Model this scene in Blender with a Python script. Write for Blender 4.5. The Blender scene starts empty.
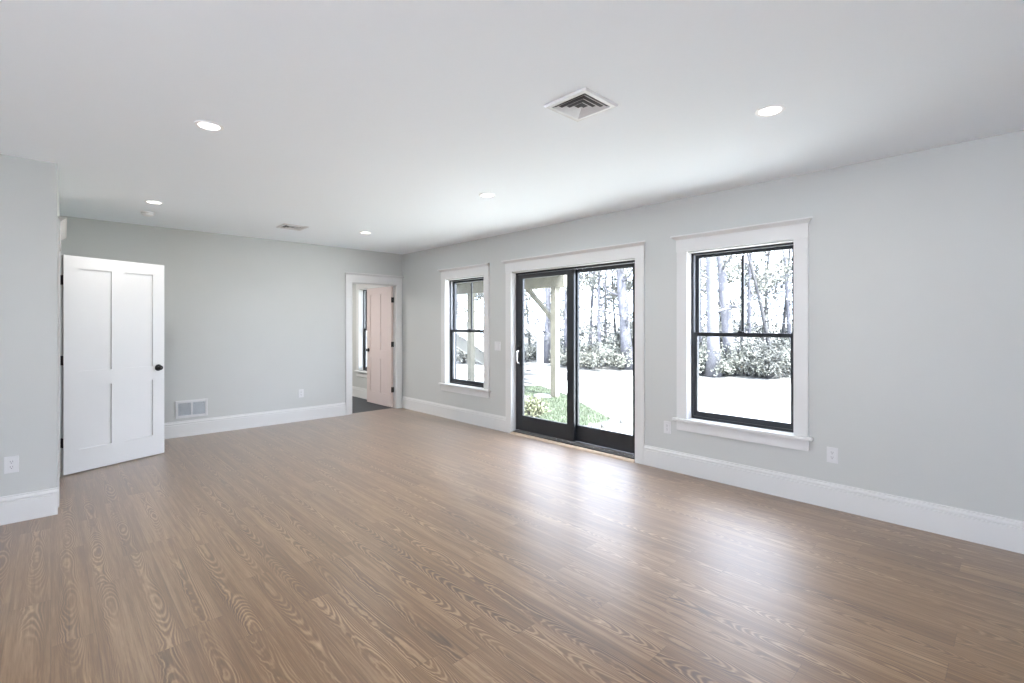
import bpy, bmesh, math, random
from mathutils import Vector, Matrix, noise

S = bpy.context.scene
COL = S.collection

# ------------------------------------------------------------------ camera
H_CAM, F_PX, THETA, HORIZON = 1.42, 485.12, 0.76019, 325.03
cam_d = bpy.data.cameras.new('camera')
cam = bpy.data.objects.new('camera', cam_d)
COL.objects.link(cam)
cam.location = (0, 0, H_CAM)
cam.rotation_euler = (math.pi / 2, 0, -THETA)
cam_d.sensor_fit = 'HORIZONTAL'
cam_d.sensor_width = 36.0
cam_d.lens = F_PX * 36.0 / 1024.0
cam_d.shift_y = -(341.5 - HORIZON) / 1024.0
cam_d.clip_start = 0.05
cam_d.clip_end = 300
S.camera = cam

# ------------------------------------------------------------------ sky, sun, exposure
SKY = 12.5
world = bpy.data.worlds.new('world')
S.world = world
world.use_nodes = True
wn = world.node_tree
bg = wn.nodes['Background']
bg.inputs['Color'].default_value = (0.86, 0.942, 1.145, 1)
bg.inputs['Strength'].default_value = SKY

sun_d = bpy.data.lights.new('sun', 'SUN')
sun_d.energy = 44.0
sun_d.angle = math.radians(3)
sun_d.color = (1.0, 0.99, 0.98)
sun = bpy.data.objects.new('sun', sun_d)
COL.objects.link(sun)
sun.rotation_euler = Vector((0.12, 0.55, -0.83)).to_track_quat('-Z', 'Y').to_euler()

S.view_settings.view_transform = 'Standard'
S.view_settings.look = 'None'
S.view_settings.gamma = 1.0
S.view_settings.use_curve_mapping = False
S.view_settings.exposure = 0.0
S.cycles.max_bounces = 14
S.cycles.diffuse_bounces = 8
S.cycles.transparent_max_bounces = 16

DOWNLIGHT_W = 12.0          # each recessed lamp

# ------------------------------------------------------------------ helpers
class MB:
    """collects shapes in one bmesh and links them as one mesh object"""
    def __init__(self):
        self.bm = bmesh.new()

    def box(self, x0, x1, y0, y1, z0, z1, M=None):
        vs = [self.bm.verts.new((x, y, z)) for x in (x0, x1) for y in (y0, y1) for z in (z0, z1)]
        for f in ((0, 1, 3, 2), (4, 6, 7, 5), (0, 4, 5, 1), (2, 3, 7, 6), (0, 2, 6, 4), (1, 5, 7, 3)):
            self.bm.faces.new([vs[i] for i in f])
        if M is not None:
            for v in vs:
                v.co = M @ v.co
        return self

    def prism(self, prof, M, length):
        """profile in local XY extruded along local Z by length"""
        a = [self.bm.verts.new(M @ Vector((p[0], p[1], 0))) for p in prof]
        b = [self.bm.verts.new(M @ Vector((p[0], p[1], length))) for p in prof]
        n = len(prof)
        self.bm.faces.new(a[::-1])
        self.bm.faces.new(b)
        for i in range(n):
            self.bm.faces.new((a[i], a[(i + 1) % n], b[(i + 1) % n], b[i]))
        return self

    def sweep(self, prof, p0, p1, out):
        """wall profile (d out of the wall, z up) run from p0 to p1 on the floor plan; out = unit normal"""
        p0, p1, out = Vector(p0), Vector(p1), Vector(out)
        a = [self.bm.verts.new((p0.x + out.x * d, p0.y + out.y * d, z)) for d, z in prof]
        b = [self.bm.verts.new((p1.x + out.x * d, p1.y + out.y * d, z)) for d, z in prof]
        n = len(prof)
        self.bm.faces.new(a[::-1])
        self.bm.faces.new(b)
        for i in range(n):
            self.bm.faces.new((a[i], a[(i + 1) % n], b[(i + 1) % n], b[i]))
        return self

    def tube(self, pts, rad, seg=8, cap=True):
        rings = []
        n = len(pts)
        pts = [Vector(p) for p in pts]
        if not hasattr(rad, '__len__'):
            rad = [rad] * n
        for i, p in enumerate(pts):
            d = (pts[min(i + 1, n - 1)] - pts[max(i - 1, 0)]).normalized()
            u = d.orthogonal().normalized() if i == 0 else (u - d * u.dot(d)).normalized()
            w = d.cross(u)
            rings.append([self.bm.verts.new(p + (u * math.cos(t) + w * math.sin(t)) * rad[i])
                          for t in [2 * math.pi * k / seg for k in range(seg)]])
        for r0, r1 in zip(rings, rings[1:]):
            for k in range(seg):
                self.bm.faces.new((r0[k], r0[(k + 1) % seg], r1[(k + 1) % seg], r1[k]))
        if cap:
            self.bm.faces.new(rings[0][::-1])
            self.bm.faces.new(rings[-1])
        return self

    def lathe(self, prof, M, seg=32):
        """(r, z) profile turned round local Z"""
        rings = []
        for r, z in prof:
            if r < 1e-6:
                rings.append([self.bm.verts.new(M @ Vector((0, 0, z)))])
            else:
                rings.append([self.bm.verts.new(M @ Vector((r * math.cos(2 * math.pi * k / seg), r * math.sin(2 * math.pi * k / seg), z)))
                              for k in range(seg)])
        for r0, r1 in zip(rings, rings[1:]):
            for k in range(seg):
                k2 = (k + 1) % seg
                if len(r0) == 1 and len(r1) == 1:
                    continue
                if len(r0) == 1:
                    self.bm.faces.new((r0[0], r1[k2], r1[k]))
                elif len(r1) == 1:
                    self.bm.faces.new((r0[k], r0[k2], r1[0]))
                else:
                    self.bm.faces.new((r0[k], r0[k2], r1[k2], r1[k]))
        return self

    def quad(self, a, b, c, d):
        self.bm.faces.new([self.bm.verts.new(p) for p in (a, b, c, d)])
        return self

    def build(self, name, mat, parent=None, bevel=0.0, smooth=False, fix=True):
        if fix:
            bmesh.ops.recalc_face_normals(self.bm, faces=self.bm.faces[:])
        me = bpy.data.meshes.new(name)
        self.bm.to_mesh(me)
        self.bm.free()
        me.materials.append(mat)
        if smooth:
            for p in me.polygons:
                p.use_smooth = True
        o = bpy.data.objects.new(name, me)
        COL.objects.link(o)
        if parent is not None:
            adopt(o, parent)
        if bevel:
            m = o.modifiers.new('bevel', 'BEVEL')
            m.width = bevel
            m.segments = 2
            m.limit_method = 'ANGLE'
            m.angle_limit = math.radians(40)
        return o


def world_loc(o):
    v = Vector(o.location)
    return v


def chain(o):
    """matrix of an object whose ancestors only translate / rotate at build time"""
    M = Matrix.LocRotScale(o.location, o.rotation_euler, o.scale)
    if o.parent is not None:
        M = chain(o.parent) @ o.matrix_parent_inverse @ M
    return M


def adopt(o, parent):
    o.parent = parent
    o.matrix_parent_inverse = chain(parent).inverted()


def tag(o, label=None, cat=None, group=None, kind=None):
    if label:
        o['label'] = label
    if cat:
        o['category'] = cat
    if group:
        o['group'] = group
    if kind:
        o['kind'] = kind
    return o


def thing(name, label, cat, loc, group=None, kind=None):
    o = bpy.data.objects.new(name, None)
    COL.objects.link(o)
    o.location = loc
    o.empty_display_size = 0.05
    return tag(o, label, cat, group, kind)


def T(x, y, z):
    return Matrix.Translation((x, y, z))


# ------------------------------------------------------------------ materials
def mat(name, col, rough=0.5, metal=0.0, spec=0.5, noise_amt=0.0, noise_scale=40.0, bump=0.0, bump_scale=200.0):
    m = bpy.data.materials.new(name)
    m.use_nodes = True
    nt = m.node_tree
    b = nt.nodes['Principled BSDF']
    b.inputs['Base Color'].default_value = (*col, 1)
    b.inputs['Roughness'].default_value = rough
    b.inputs['Metallic'].default_value = metal
    b.inputs['Specular IOR Level'].default_value = spec
    tc = nt.nodes.new('ShaderNodeTexCoord')
    if noise_amt:
        n = nt.nodes.new('ShaderNodeTexNoise')
        n.inputs['Scale'].default_value = noise_scale
        n.inputs['Detail'].default_value = 4
        nt.links.new(tc.outputs['Object'], n.inputs['Vector'])
        r = nt.nodes.new('ShaderNodeMapRange')
        r.inputs['From Min'].default_value = 0.3
        r.inputs['From Max'].default_value = 0.7
        r.inputs['To Min'].default_value = 1 - noise_amt
        r.inputs['To Max'].default_value = 1 + noise_amt
        nt.links.new(n.outputs['Fac'], r.inputs['Value'])
        mx = nt.nodes.new('ShaderNodeVectorMath')
        mx.operation = 'SCALE'
        mx.inputs[0].default_value = col
        nt.links.new(r.outputs['Result'], mx.inputs['Scale'])
        nt.links.new(mx.outputs[0], b.inputs['Base Color'])
    if bump:
        n = nt.nodes.new('ShaderNodeTexNoise')
        n.inputs['Scale'].default_value = bump_scale
        nt.links.new(tc.outputs['Object'], n.inputs['Vector'])
        bp = nt.nodes.new('ShaderNodeBump')
        bp.inputs['Strength'].default_value = bump
        bp.inputs['Distance'].default_value = 0.002
        nt.links.new(n.outputs['Fac'], bp.inputs['Height'])
        nt.links.new(bp.outputs['Normal'], b.inputs['Normal'])
    return m


WALL = mat('wall_paint', (0.535, 0.546, 0.532), 0.75, spec=0.25, noise_amt=0.012, noise_scale=1.5, bump=0.05, bump_scale=260)
CEIL = mat('ceiling_paint', (0.855, 0.905, 0.95), 0.85, spec=0.2, bump=0.04, bump_scale=260)
TRIM = mat('trim_paint', (0.665, 0.665, 0.658), 0.38, noise_amt=0.01, noise_scale=3)
DOORW = mat('white_door_paint', (0.66, 0.66, 0.658), 0.4, noise_amt=0.008, noise_scale=3)
DOORW_WARM = mat('warm_lit_door_paint', (0.64, 0.545, 0.52), 0.45, noise_amt=0.01, noise_scale=3)  # warm light of the far room put into the door's colour
BLACK = mat('black_frame', (0.017, 0.020, 0.024), 0.36, noise_amt=0.1, noise_scale=8)
LINER = mat('grey_sash_track', (0.50, 0.53, 0.56), 0.45, noise_amt=0.03, noise_scale=10)
HW_BLACK = mat('black_hardware', (0.012, 0.012, 0.013), 0.3, metal=0.3, noise_amt=0.1, noise_scale=30)
NICKEL = mat('satin_nickel', (0.78, 0.78, 0.78), 0.25, metal=0.9, noise_amt=0.02, noise_scale=30)
PLATE = mat('white_plastic', (0.65, 0.65, 0.655), 0.35, noise_amt=0.006, noise_scale=20)
RING = mat('bright_white_plastic', (0.88, 0.88, 0.88), 0.35, noise_amt=0.006, noise_scale=20)
SLOT = mat('outlet_slot', (0.12, 0.12, 0.13), 0.6, noise_amt=0.05, noise_scale=50)
VENTW = mat('vent_enamel', (0.68, 0.69, 0.70), 0.4, noise_amt=0.01, noise_scale=20)
DUCT = mat('dark_duct', (0.10, 0.10, 0.105), 0.8, noise_amt=0.1, noise_scale=20)
THRESH = mat('oak_threshold', (0.56, 0.44, 0.33), 0.4, noise_amt=0.12, noise_scale=14)
SLATE = mat('slate_tile', (0.034, 0.039, 0.048), 0.5, noise_amt=0.18, noise_scale=5)
DECKW = mat('deck_lumber', (0.125, 0.117, 0.092), 0.8, noise_amt=0.14, noise_scale=7)
WHITEX = mat('white_stair_paint', (0.33, 0.33, 0.33), 0.5, noise_amt=0.03, noise_scale=4)
STONE = mat('pale_stone', (0.07, 0.072, 0.075), 0.85, noise_amt=0.22, noise_scale=9)
GRAVEL = mat('pale_gravel', (0.50, 0.49, 0.44), 0.9, noise_amt=0.25, noise_scale=30)
BARK = mat('grey_bark', (0.085, 0.085, 0.099), 0.9, noise_amt=0.25, noise_scale=6)
TWIG = mat('dark_bark', (0.034, 0.034, 0.037), 0.9, noise_amt=0.25, noise_scale=6)
LEAF = mat('grey_green_leaf', (0.098, 0.102, 0.090), 0.7, noise_amt=0.45, noise_scale=1.7)
LEAF2 = mat('pale_leaf', (0.135, 0.139, 0.120), 0.7, noise_amt=0.4, noise_scale=2.0)
LEAF3 = mat('deep_grey_leaf', (0.070, 0.072, 0.067), 0.7, noise_amt=0.45, noise_scale=1.5)
VARIEG = mat('variegated_leaf', (0.16, 0.17, 0.11), 0.5, noise_amt=0.7, noise_scale=22)
LITTER = mat('forest_litter', (0.11, 0.11, 0.105), 0.95, noise_amt=0.5, noise_scale=2.5)
GRASS = mat('green_grass', (0.042, 0.056, 0.032), 0.7, noise_amt=0.3, noise_scale=3)


def lawn_material():
    m = mat('dry_lawn', (0.50, 0.47, 0.36), 0.95)
    nt = m.node_tree
    b = nt.nodes['Principled BSDF']
    tc = nt.nodes.new('ShaderNodeTexCoord')
    n = nt.nodes.new('ShaderNodeTexNoise')
    n.inputs['Scale'].default_value = 1.3
    n.inputs['Detail'].default_value = 8
    n.inputs['Roughness'].default_value = 0.7
    cr = nt.nodes.new('ShaderNodeValToRGB')
    cr.color_ramp.elements[0].position = 0.35
    cr.color_ramp.elements[0].color = (0.37, 0.38, 0.34, 1)
    cr.color_ramp.elements[1].position = 0.62
    cr.color_ramp.elements[1].color = (0.51, 0.51, 0.48, 1)
    nt.links.new(tc.outputs['Object'], n.inputs['Vector'])
    nt.links.new(n.outputs['Fac'], cr.inputs['Fac'])
    nt.links.new(cr.outputs['Color'], b.inputs['Base Color'])
    return m


LAWN = lawn_material()
BOUNCE = mat('pale_bounce_ground', (0.74, 0.76, 0.79), 0.9, noise_amt=0.06, noise_scale=2)  # kept pale to bounce daylight onto the ceiling


def floor_material():
    """oak-look vinyl planks running along Y, with cathedral grain figure"""
    m = bpy.data.materials.new('oak_plank')
    m.use_nodes = True
    nt = m.node_tree
    N, L = nt.nodes, nt.links
    b = N['Principled BSDF']

    def math_(op, a=None, bb=None, c=None):
        n = N.new('ShaderNodeMath')
        n.operation = op
        for i, v in enumerate((a, bb, c)):
            if v is None:
                continue
            if isinstance(v, (int, float)):
                n.inputs[i].default_value = v
            else:
                L.new(v, n.inputs[i])
        return n.outputs[0]

    def ramp(v, stops):
        n = N.new('ShaderNodeValToRGB')
        e = n.color_ramp.elements
        e[0].position, e[0].color = stops[0][0], (*stops[0][1], 1)
        e[1].position, e[1].color = stops[-1][0], (*stops[-1][1], 1)
        for p, c in stops[1:-1]:
            q = e.new(p)
            q.color = (*c, 1)
        L.new(v, n.inputs['Fac'])
        return n.outputs['Color']

    def combine(x, y, z):
        n = N.new('ShaderNodeCombineXYZ')
        for i, v in enumerate((x, y, z)):
            if isinstance(v, (int, float)):
                n.inputs[i].default_value = v
            else:
                L.new(v, n.inputs[i])
        return n.outputs[0]

    def noise_(vec, scale, detail=2.0, rough=0.5, dist=0.0):
        n = N.new('ShaderNodeTexNoise')
        n.inputs['Scale'].default_value = scale
        n.inputs['Detail'].default_value = detail
        n.inputs['Roughness'].default_value = rough
        n.inputs['Distortion'].default_value = dist
        L.new(vec, n.inputs['Vector'])
        return n.outputs['Fac']

    tc = N.new('ShaderNodeTexCoord')
    sp = N.new('ShaderNodeSeparateXYZ')
    L.new(tc.outputs['Object'], sp.inputs[0])
    X, Y = sp.outputs[0], sp.outputs[1]
    W, LEN = 0.152, 1.22
    xi = math_('DIVIDE', X, W)
    i = math_('FLOOR', xi)
    fx = math_('FRACT', xi)
    wn1 = N.new('ShaderNodeTexWhiteNoise')
    wn1.noise_dimensions = '1D'
    L.new(i, wn1.inputs['W'])
    yi = math_('ADD', math_('DIVIDE', Y, LEN), wn1.outputs['Value'])
    j = math_('FLOOR', yi)
    fy = math_('FRACT', yi)
    wn2 = N.new('ShaderNodeTexWhiteNoise')
    wn2.noise_dimensions = '2D'
    L.new(combine(i, j, 0), wn2.inputs['Vector'])
    rnd = wn2.outputs['Value']
    rnd2 = math_('FRACT', math_('MULTIPLY', rnd, 17.31))
    off = math_('MULTIPLY', rnd, 57.0)
    # ring field : counts of growth rings, wandering along the plank, curved across it -> eyes and cathedrals
    xc = math_('SUBTRACT', fx, math_('ADD', 0.34, math_('MULTIPLY', rnd2, 0.32)))
    v1 = combine(math_('MULTIPLY', X, 5.0), math_('MULTIPLY', Y, 1.7), off)
    n1 = noise_(v1, 1.0, 0.0, 0.4)
    v2 = combine(math_('MULTIPLY', X, 30.0), math_('MULTIPLY', Y, 12.0), off)
    n2 = noise_(v2, 1.0, 2.0, 0.5)
    wob = math_('ADD', xc, math_('MULTIPLY', math_('SUBTRACT', n2, 0.5), 0.10))
    par = math_('MULTIPLY', math_('MULTIPLY', wob, wob), 34.0)
    drift = math_('MULTIPLY', math_('MULTIPLY', math_('SUBTRACT', rnd2, 0.5), 11.0), fy)
    h = math_('ADD', math_('SUBTRACT', math_('MULTIPLY_ADD', n1, 17.0, drift), par), math_('MULTIPLY', n2, 1.1))
    ring = math_('SINE', math_('MULTIPLY', h, 6.283))
    ring = math_('MULTIPLY_ADD', ring, 0.5, 0.5)
    ring = math_('POWER', ring, 1.7)
    # where the figure is strong
    v3 = combine(math_('MULTIPLY', X, 5.5), math_('MULTIPLY', Y, 0.9), math_('ADD', off, 31.0))
    msk = noise_(v3, 1.0, 1.0)
    mr = N.new('ShaderNodeMapRange')
    mr.inputs['From Min'].default_value = 0.36
    mr.inputs['From Max'].default_value = 0.60
    L.new(msk, mr.inputs['Value'])
    mr.inputs['To Min'].default_value = 0.06
    mr.inputs['To Max'].default_value = 0.85
    ctr = N.new('ShaderNodeMapRange')
    ctr.inputs['From Min'].default_value = 0.16
    ctr.inputs['From Max'].default_value = 0.34
    ctr.inputs['To Min'].default_value = 1.0
    ctr.inputs['To Max'].default_value = 0.12
    L.new(math_('ABSOLUTE', wob), ctr.inputs['Value'])
    # straight fine grain
    v4 = combine(math_('MULTIPLY', X, 160.0), math_('MULTIPLY', Y, 5.0), off)
    n4 = noise_(v4, 1.0, 4.0, 0.65)
    v5 = combine(math_('MULTIPLY', X, 30.0), math_('MULTIPLY', Y, 0.9), off)
    n5 = noise_(v5, 1.0, 2.0, 0.55)
    fig = math_('MULTIPLY', math_('SUBTRACT', ring, 0.42), math_('MULTIPLY', mr.outputs['Result'], ctr.outputs['Result']))
    val = math_('ADD', 0.46, math_('MULTIPLY', fig, 0.62))
    val = math_('ADD', val, math_('MULTIPLY', math_('SUBTRACT', n4, 0.5), 0.75))
    val = math_('ADD', val, math_('MULTIPLY', math_('SUBTRACT', n5, 0.5), 0.75))
    val = math_('ADD', val, math_('MULTIPLY', math_('SUBTRACT', rnd2, 0.5), 0.14))
    col = ramp(val, [(0.0, FLOOR_DARK), (0.42, FLOOR_MID), (1.0, FLOOR_LIGHT)])
    # seams
    ex = math_('MINIMUM', fx, math_('SUBTRACT', 1.0, fx))
    ey = math_('MULTIPLY', math_('MINIMUM', fy, math_('SUBTRACT', 1.0, fy)), LEN / W)
    e = math_('MINIMUM', ex, ey)
    seam = N.new('ShaderNodeMapRange')
    seam.inputs['From Min'].default_value = 0.004
    seam.inputs['From Max'].default_value = 0.016
    seam.inputs['To Min'].default_value = 0.75
    seam.inputs['To Max'].default_value = 1.0
    L.new(e, seam.inputs['Value'])
    sc = N.new('ShaderNodeVectorMath')
    sc.operation = 'SCALE'
    L.new(col, sc.inputs[0])
    L.new(seam.outputs['Result'], sc.inputs['Scale'])
    L.new(sc.outputs[0], b.inputs['Base Color'])
    b.inputs['Roughness'].default_value = FLOOR_ROUGH
    b.inputs['Specular IOR Level'].default_value = FLOOR_SPEC
    bp = N.new('ShaderNodeBump')
    bp.inputs['Strength'].default_value = 0.12
    bp.inputs['Distance'].default_value = 0.001
    hh = math_('ADD', math_('MULTIPLY', n4, 0.6), math_('MULTIPLY', seam.outputs['Result'], 1.0))
    L.new(hh, bp.inputs['Height'])
    L.new(bp.outputs['Normal'], b.inputs['Normal'])
    # clear wear layer: sheen that grows toward grazing angles
    lw = N.new('ShaderNodeLayerWeight')
    sheen = math_('MULTIPLY', math_('POWER', lw.outputs['Facing'], 3.6), 0.88)
    gl = N.new('ShaderNodeBsdfGlossy')
    gl.inputs['Roughness'].default_value = 0.42
    L.new(bp.outputs['Normal'], gl.inputs['Normal'])
    mx = N.new('ShaderNodeMixShader')
    L.new(sheen, mx.inputs['Fac'])
    L.new(b.outputs[0], mx.inputs[1])
    L.new(gl.outputs[0], mx.inputs[2])
    L.new(mx.outputs[0], [n for n in N if n.type == 'OUTPUT_MATERIAL'][0].inputs['Surface'])
    return m


FLOOR_DARK, FLOOR_MID, FLOOR_LIGHT = (0.078, 0.038, 0.017), (0.205, 0.110, 0.046), (0.48, 0.315, 0.175)
FLOOR_ROUGH, FLOOR_SPEC = 0.38, 0.42
OAK = floor_material()


def glass_material():
    m = bpy.data.materials.new('window_glass')
    m.use_nodes = True
    nt = m.node_tree
    for n in list(nt.nodes):
        if n.type != 'OUTPUT_MATERIAL':
            nt.nodes.remove(n)
    out = [n for n in nt.nodes if n.type == 'OUTPUT_MATERIAL'][0]
    tr = nt.nodes.new('ShaderNodeBsdfTransparent')
    tr.inputs['Color'].default_value = (0.97, 0.985, 0.98, 1)
    gl = nt.nodes.new('ShaderNodeBsdfGlossy')
    gl.inputs['Roughness'].default_value = 0.02
    lw = nt.nodes.new('ShaderNodeLayerWeight')
    pw = nt.nodes.new('ShaderNodeMath')
    pw.operation = 'POWER'
    pw.inputs[1].default_value = 5.0
    nt.links.new(lw.outputs['Facing'], pw.inputs[0])
    fr = nt.nodes.new('ShaderNodeMath')
    fr.operation = 'MULTIPLY_ADD'
    fr.inputs[1].default_value = 0.8
    fr.inputs[2].default_value = 0.03
    nt.links.new(pw.outputs[0], fr.inputs[0])
    mx = nt.nodes.new('ShaderNodeMixShader')
    nt.links.new(fr.outputs[0], mx.inputs['Fac'])
    nt.links.new(tr.outputs[0], mx.inputs[1])
    nt.links.new(gl.outputs[0], mx.inputs[2])
    nt.links.new(mx.outputs[0], out.inputs['Surface'])
    return m


GLASS = glass_material()


def lamp_lens_material():
    m = bpy.data.materials.new('lit_lens')
    m.use_nodes = True
    b = m.node_tree.nodes['Principled BSDF']
    b.inputs['Base Color'].default_value = (0.9, 0.9, 0.9, 1)
    b.inputs['Emission Color'].default_value = (1, 0.98, 0.95, 1)
    b.inputs['Emission Strength'].default_value = 6.0
    return m


LENS = lamp_lens_material()

# ------------------------------------------------------------------ room dimensions
XR, YB, YL, HC = 4.388, 7.357, 5.004, 2.634
XL, YREAR = -3.6, -3.0                 # parts of the room behind the camera
WEST0, WEST1, WESTZ = -2.4, 1.3, 1.5   # unseen opening added in the left wall to let in fill daylight
YF = 10.6                              # end of the room beyond the inner door
WT = 0.17                              # outer wall thickness
XO = XR + WT
LC0, LC1 = (0.035, YL), (0.073, YB)    # the short wall with the open door, a little out of square
WIN_Z0, WIN_Z1, WIN_W = 0.525, 2.107, 0.911
WY = [1.735, 5.625]                    # window centres on the right wall
WY_FAR = 8.49
SL0, SL1 = 2.755, 4.615                # sliding door opening

# ------------------------------------------------------------------ shell
def wall_with_holes_x(x0, x1, y0, y1, z1, holes):
    """wall slab along Y, holes (ya, yb, za, zb)"""
    mb = MB()
    ys = sorted({y0, y1, *[h[0] for h in holes], *[h[1] for h in holes]})
    for a, c in zip(ys, ys[1:]):
        hs = [h for h in holes if h[0] <= a + 1e-6 and h[1] >= c - 1e-6]
        if not hs:
            mb.box(x0, x1, a, c, 0, z1)
        else:
            h = hs[0]
            if h[2] > 0.01:
                mb.box(x0, x1, a, c, 0, h[2])
            mb.box(x0, x1, a, c, h[3], z1)
    bmesh.ops.remove_doubles(mb.bm, verts=mb.bm.verts[:], dist=1e-5)
    return mb


def wall_with_holes_y(y0, y1, x0, x1, z1, holes):
    mb = wall_with_holes_x(y0, y1, x0, x1, z1, holes)
    for v in mb.bm.verts:
        v.co = Vector((v.co.y, v.co.x, v.co.z))
    return mb


fl = MB()
fl.box(XL, XR + 0.01, YREAR, YB + 0.06, -0.12, 0.0)
tag(fl.build('floor', OAK), 'brown wood-look plank floor with cathedral grain', 'floor', kind='structure')
ff = MB()
ff.box(0.4, XR + 0.01, YB + 0.06, YF, -0.12, -0.001)
tag(ff.build('floor_far', SLATE), 'dark slate floor of the room beyond the pink-tinted door', 'floor', kind='structure')
ce = MB()
ce.box(XL - 0.2, XO, YREAR - 0.2, YF + 0.2, HC, HC + 0.25)
tag(ce.build('ceiling', CEIL), 'smooth white ceiling with recessed lights', 'ceiling', kind='structure')

win_holes = [(c - WIN_W / 2, c + WIN_W / 2, WIN_Z0 - 0.02, WIN_Z1) for c in WY + [WY_FAR]]
wr = wall_with_holes_x(XR, XO, YREAR - 0.15, YF, HC, win_holes + [(SL0, SL1, 0.0, 2.105)])
tag(wr.build('wall_right', WALL), 'pale grey outer wall with two windows and the sliding door', 'wall', kind='structure')

BD0, BD1, BDZ = 3.475, 4.265, 2.09      # doorway in the back wall
wb = wall_with_holes_y(YB, YB + 0.12, -1.4, XR, HC, [(BD0, BD1, 0.0, BDZ)])
tag(wb.build('wall_back', WALL), 'pale grey back wall with the doorway at its right end', 'wall', kind='structure')

wl = MB()
wl.box(XL, LC0[0] - 0.12, YL, YL + 0.12, 0, HC)
wl.box(LC0[0] - 0.12, LC0[0], YL, YL + 0.05, 0, HC)
bmesh.ops.remove_doubles(wl.bm, verts=wl.bm.verts[:], dist=1e-5)
tag(wl.build('wall_left', WALL), 'pale grey wall end at the left edge with an outlet', 'wall', kind='structure')


# short side wall holding the open white door
d_side = (Vector((*LC1, 0)) - Vector((*LC0, 0))).normalized()
n_side = Vector((d_side.y, -d_side.x, 0))


def side_M(s):
    """frame at distance s along the side wall: local x = out of the wall, y = along it, z = up"""
    o = Vector((*LC0, 0)) + d_side * s
    return Matrix(((n_side.x, d_side.x, 0, o.x), (n_side.y, d_side.y, 0, o.y), (0, 0, 1, 0), (0, 0, 0, 1)))


SIDE_LEN = YB - YL
DS0, DS1, DSZ = 0.262, 1.185, 2.10       # doorway along the side wall
ws = MB()
MS = side_M(0)
ws.box(-0.12, 0, 0.05, DS0, 0, HC, MS)
ws.box(-0.12, 0, DS0, DS1, DSZ, HC, MS)
ws.box(-0.12, 0, DS1, SIDE_LEN, 0, HC, MS)
tag(ws.build('wall_side', WALL), 'short pale grey wall behind the open white door', 'wall', kind='structure')
wc = MB()  # unseen wall added to keep outside light from leaking through the doorway
wc.box(-1.4, -1.3, YL + 0.12, YB, 0, HC)
tag(wc.build('wall_light_block', WALL), 'unseen wall added beyond the open white door to block stray light', 'wall', kind='structure')
cf = wall_with_holes_x(XL - 0.15, XL, YREAR - 0.15, YL + 0.12, HC, [(WEST0, WEST1, 0.05, WESTZ)])
tag(cf.build('wall_west', WALL), 'wall on the left behind the camera with a wide low opening added for fill daylight', 'wall', kind='structure')
# rear wall, behind the camera
wz = wall_with_holes_y(YREAR - 0.15, YREAR, XL, XR, HC, [])
tag(wz.build('wall_rear', WALL), 'plain wall behind the camera', 'wall', kind='structure')
# far room
wf = MB()
wf.box(0.4, XR, YF, YF + 0.15, 0, HC)
wf.box(0.4, 0.52, YB + 0.12, YF, 0, HC)
tag(wf.build('wall_far', WALL), 'wall of the room beyond the pink-tinted door', 'wall', kind='structure')

# ------------------------------------------------------------------ baseboards
BASE = [(0, 0), (0.018, 0), (0.018, 0.155), (0.011, 0.158), (0.011, 0.162), (0.017, 0.166), (0.016, 0.174), (0.009, 0.184), (0.004, 0.187), (0.007, 0.191), (0.006, 0.197), (0, 0.199)]


def baseboard(name, p0, p1, out, label):
    mb = MB()
    mb.sweep(BASE, (*p0, 0), (*p1, 0), (*out, 0))
    return tag(mb.build(name, TRIM), label, 'baseboard', kind='structure')


baseboard('baseboard_right', (XR, YREAR), (XR, SL0 - 0.101), (-1, 0), 'white baseboard on the right wall below the near window')
baseboard('baseboard_right_far', (XR, SL1 + 0.101), (XR, YB - 0.019), (-1, 0), 'white baseboard on the right wall between sliding door and far corner')
baseboard('baseboard_back', (LC1[0] + 0.02, YB), (BD0 - 0.106, YB), (0, -1), 'white baseboard along the back wall')
baseboard('baseboard_left', (XL, YL), (LC0[0] + 0.004, YL), (0, -1), 'white baseboard on the wall end at the left edge')
baseboard('baseboard_far_room', (XR, YB + 0.15), (XR, YF), (-1, 0), 'white baseboard seen through the far doorway')

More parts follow.
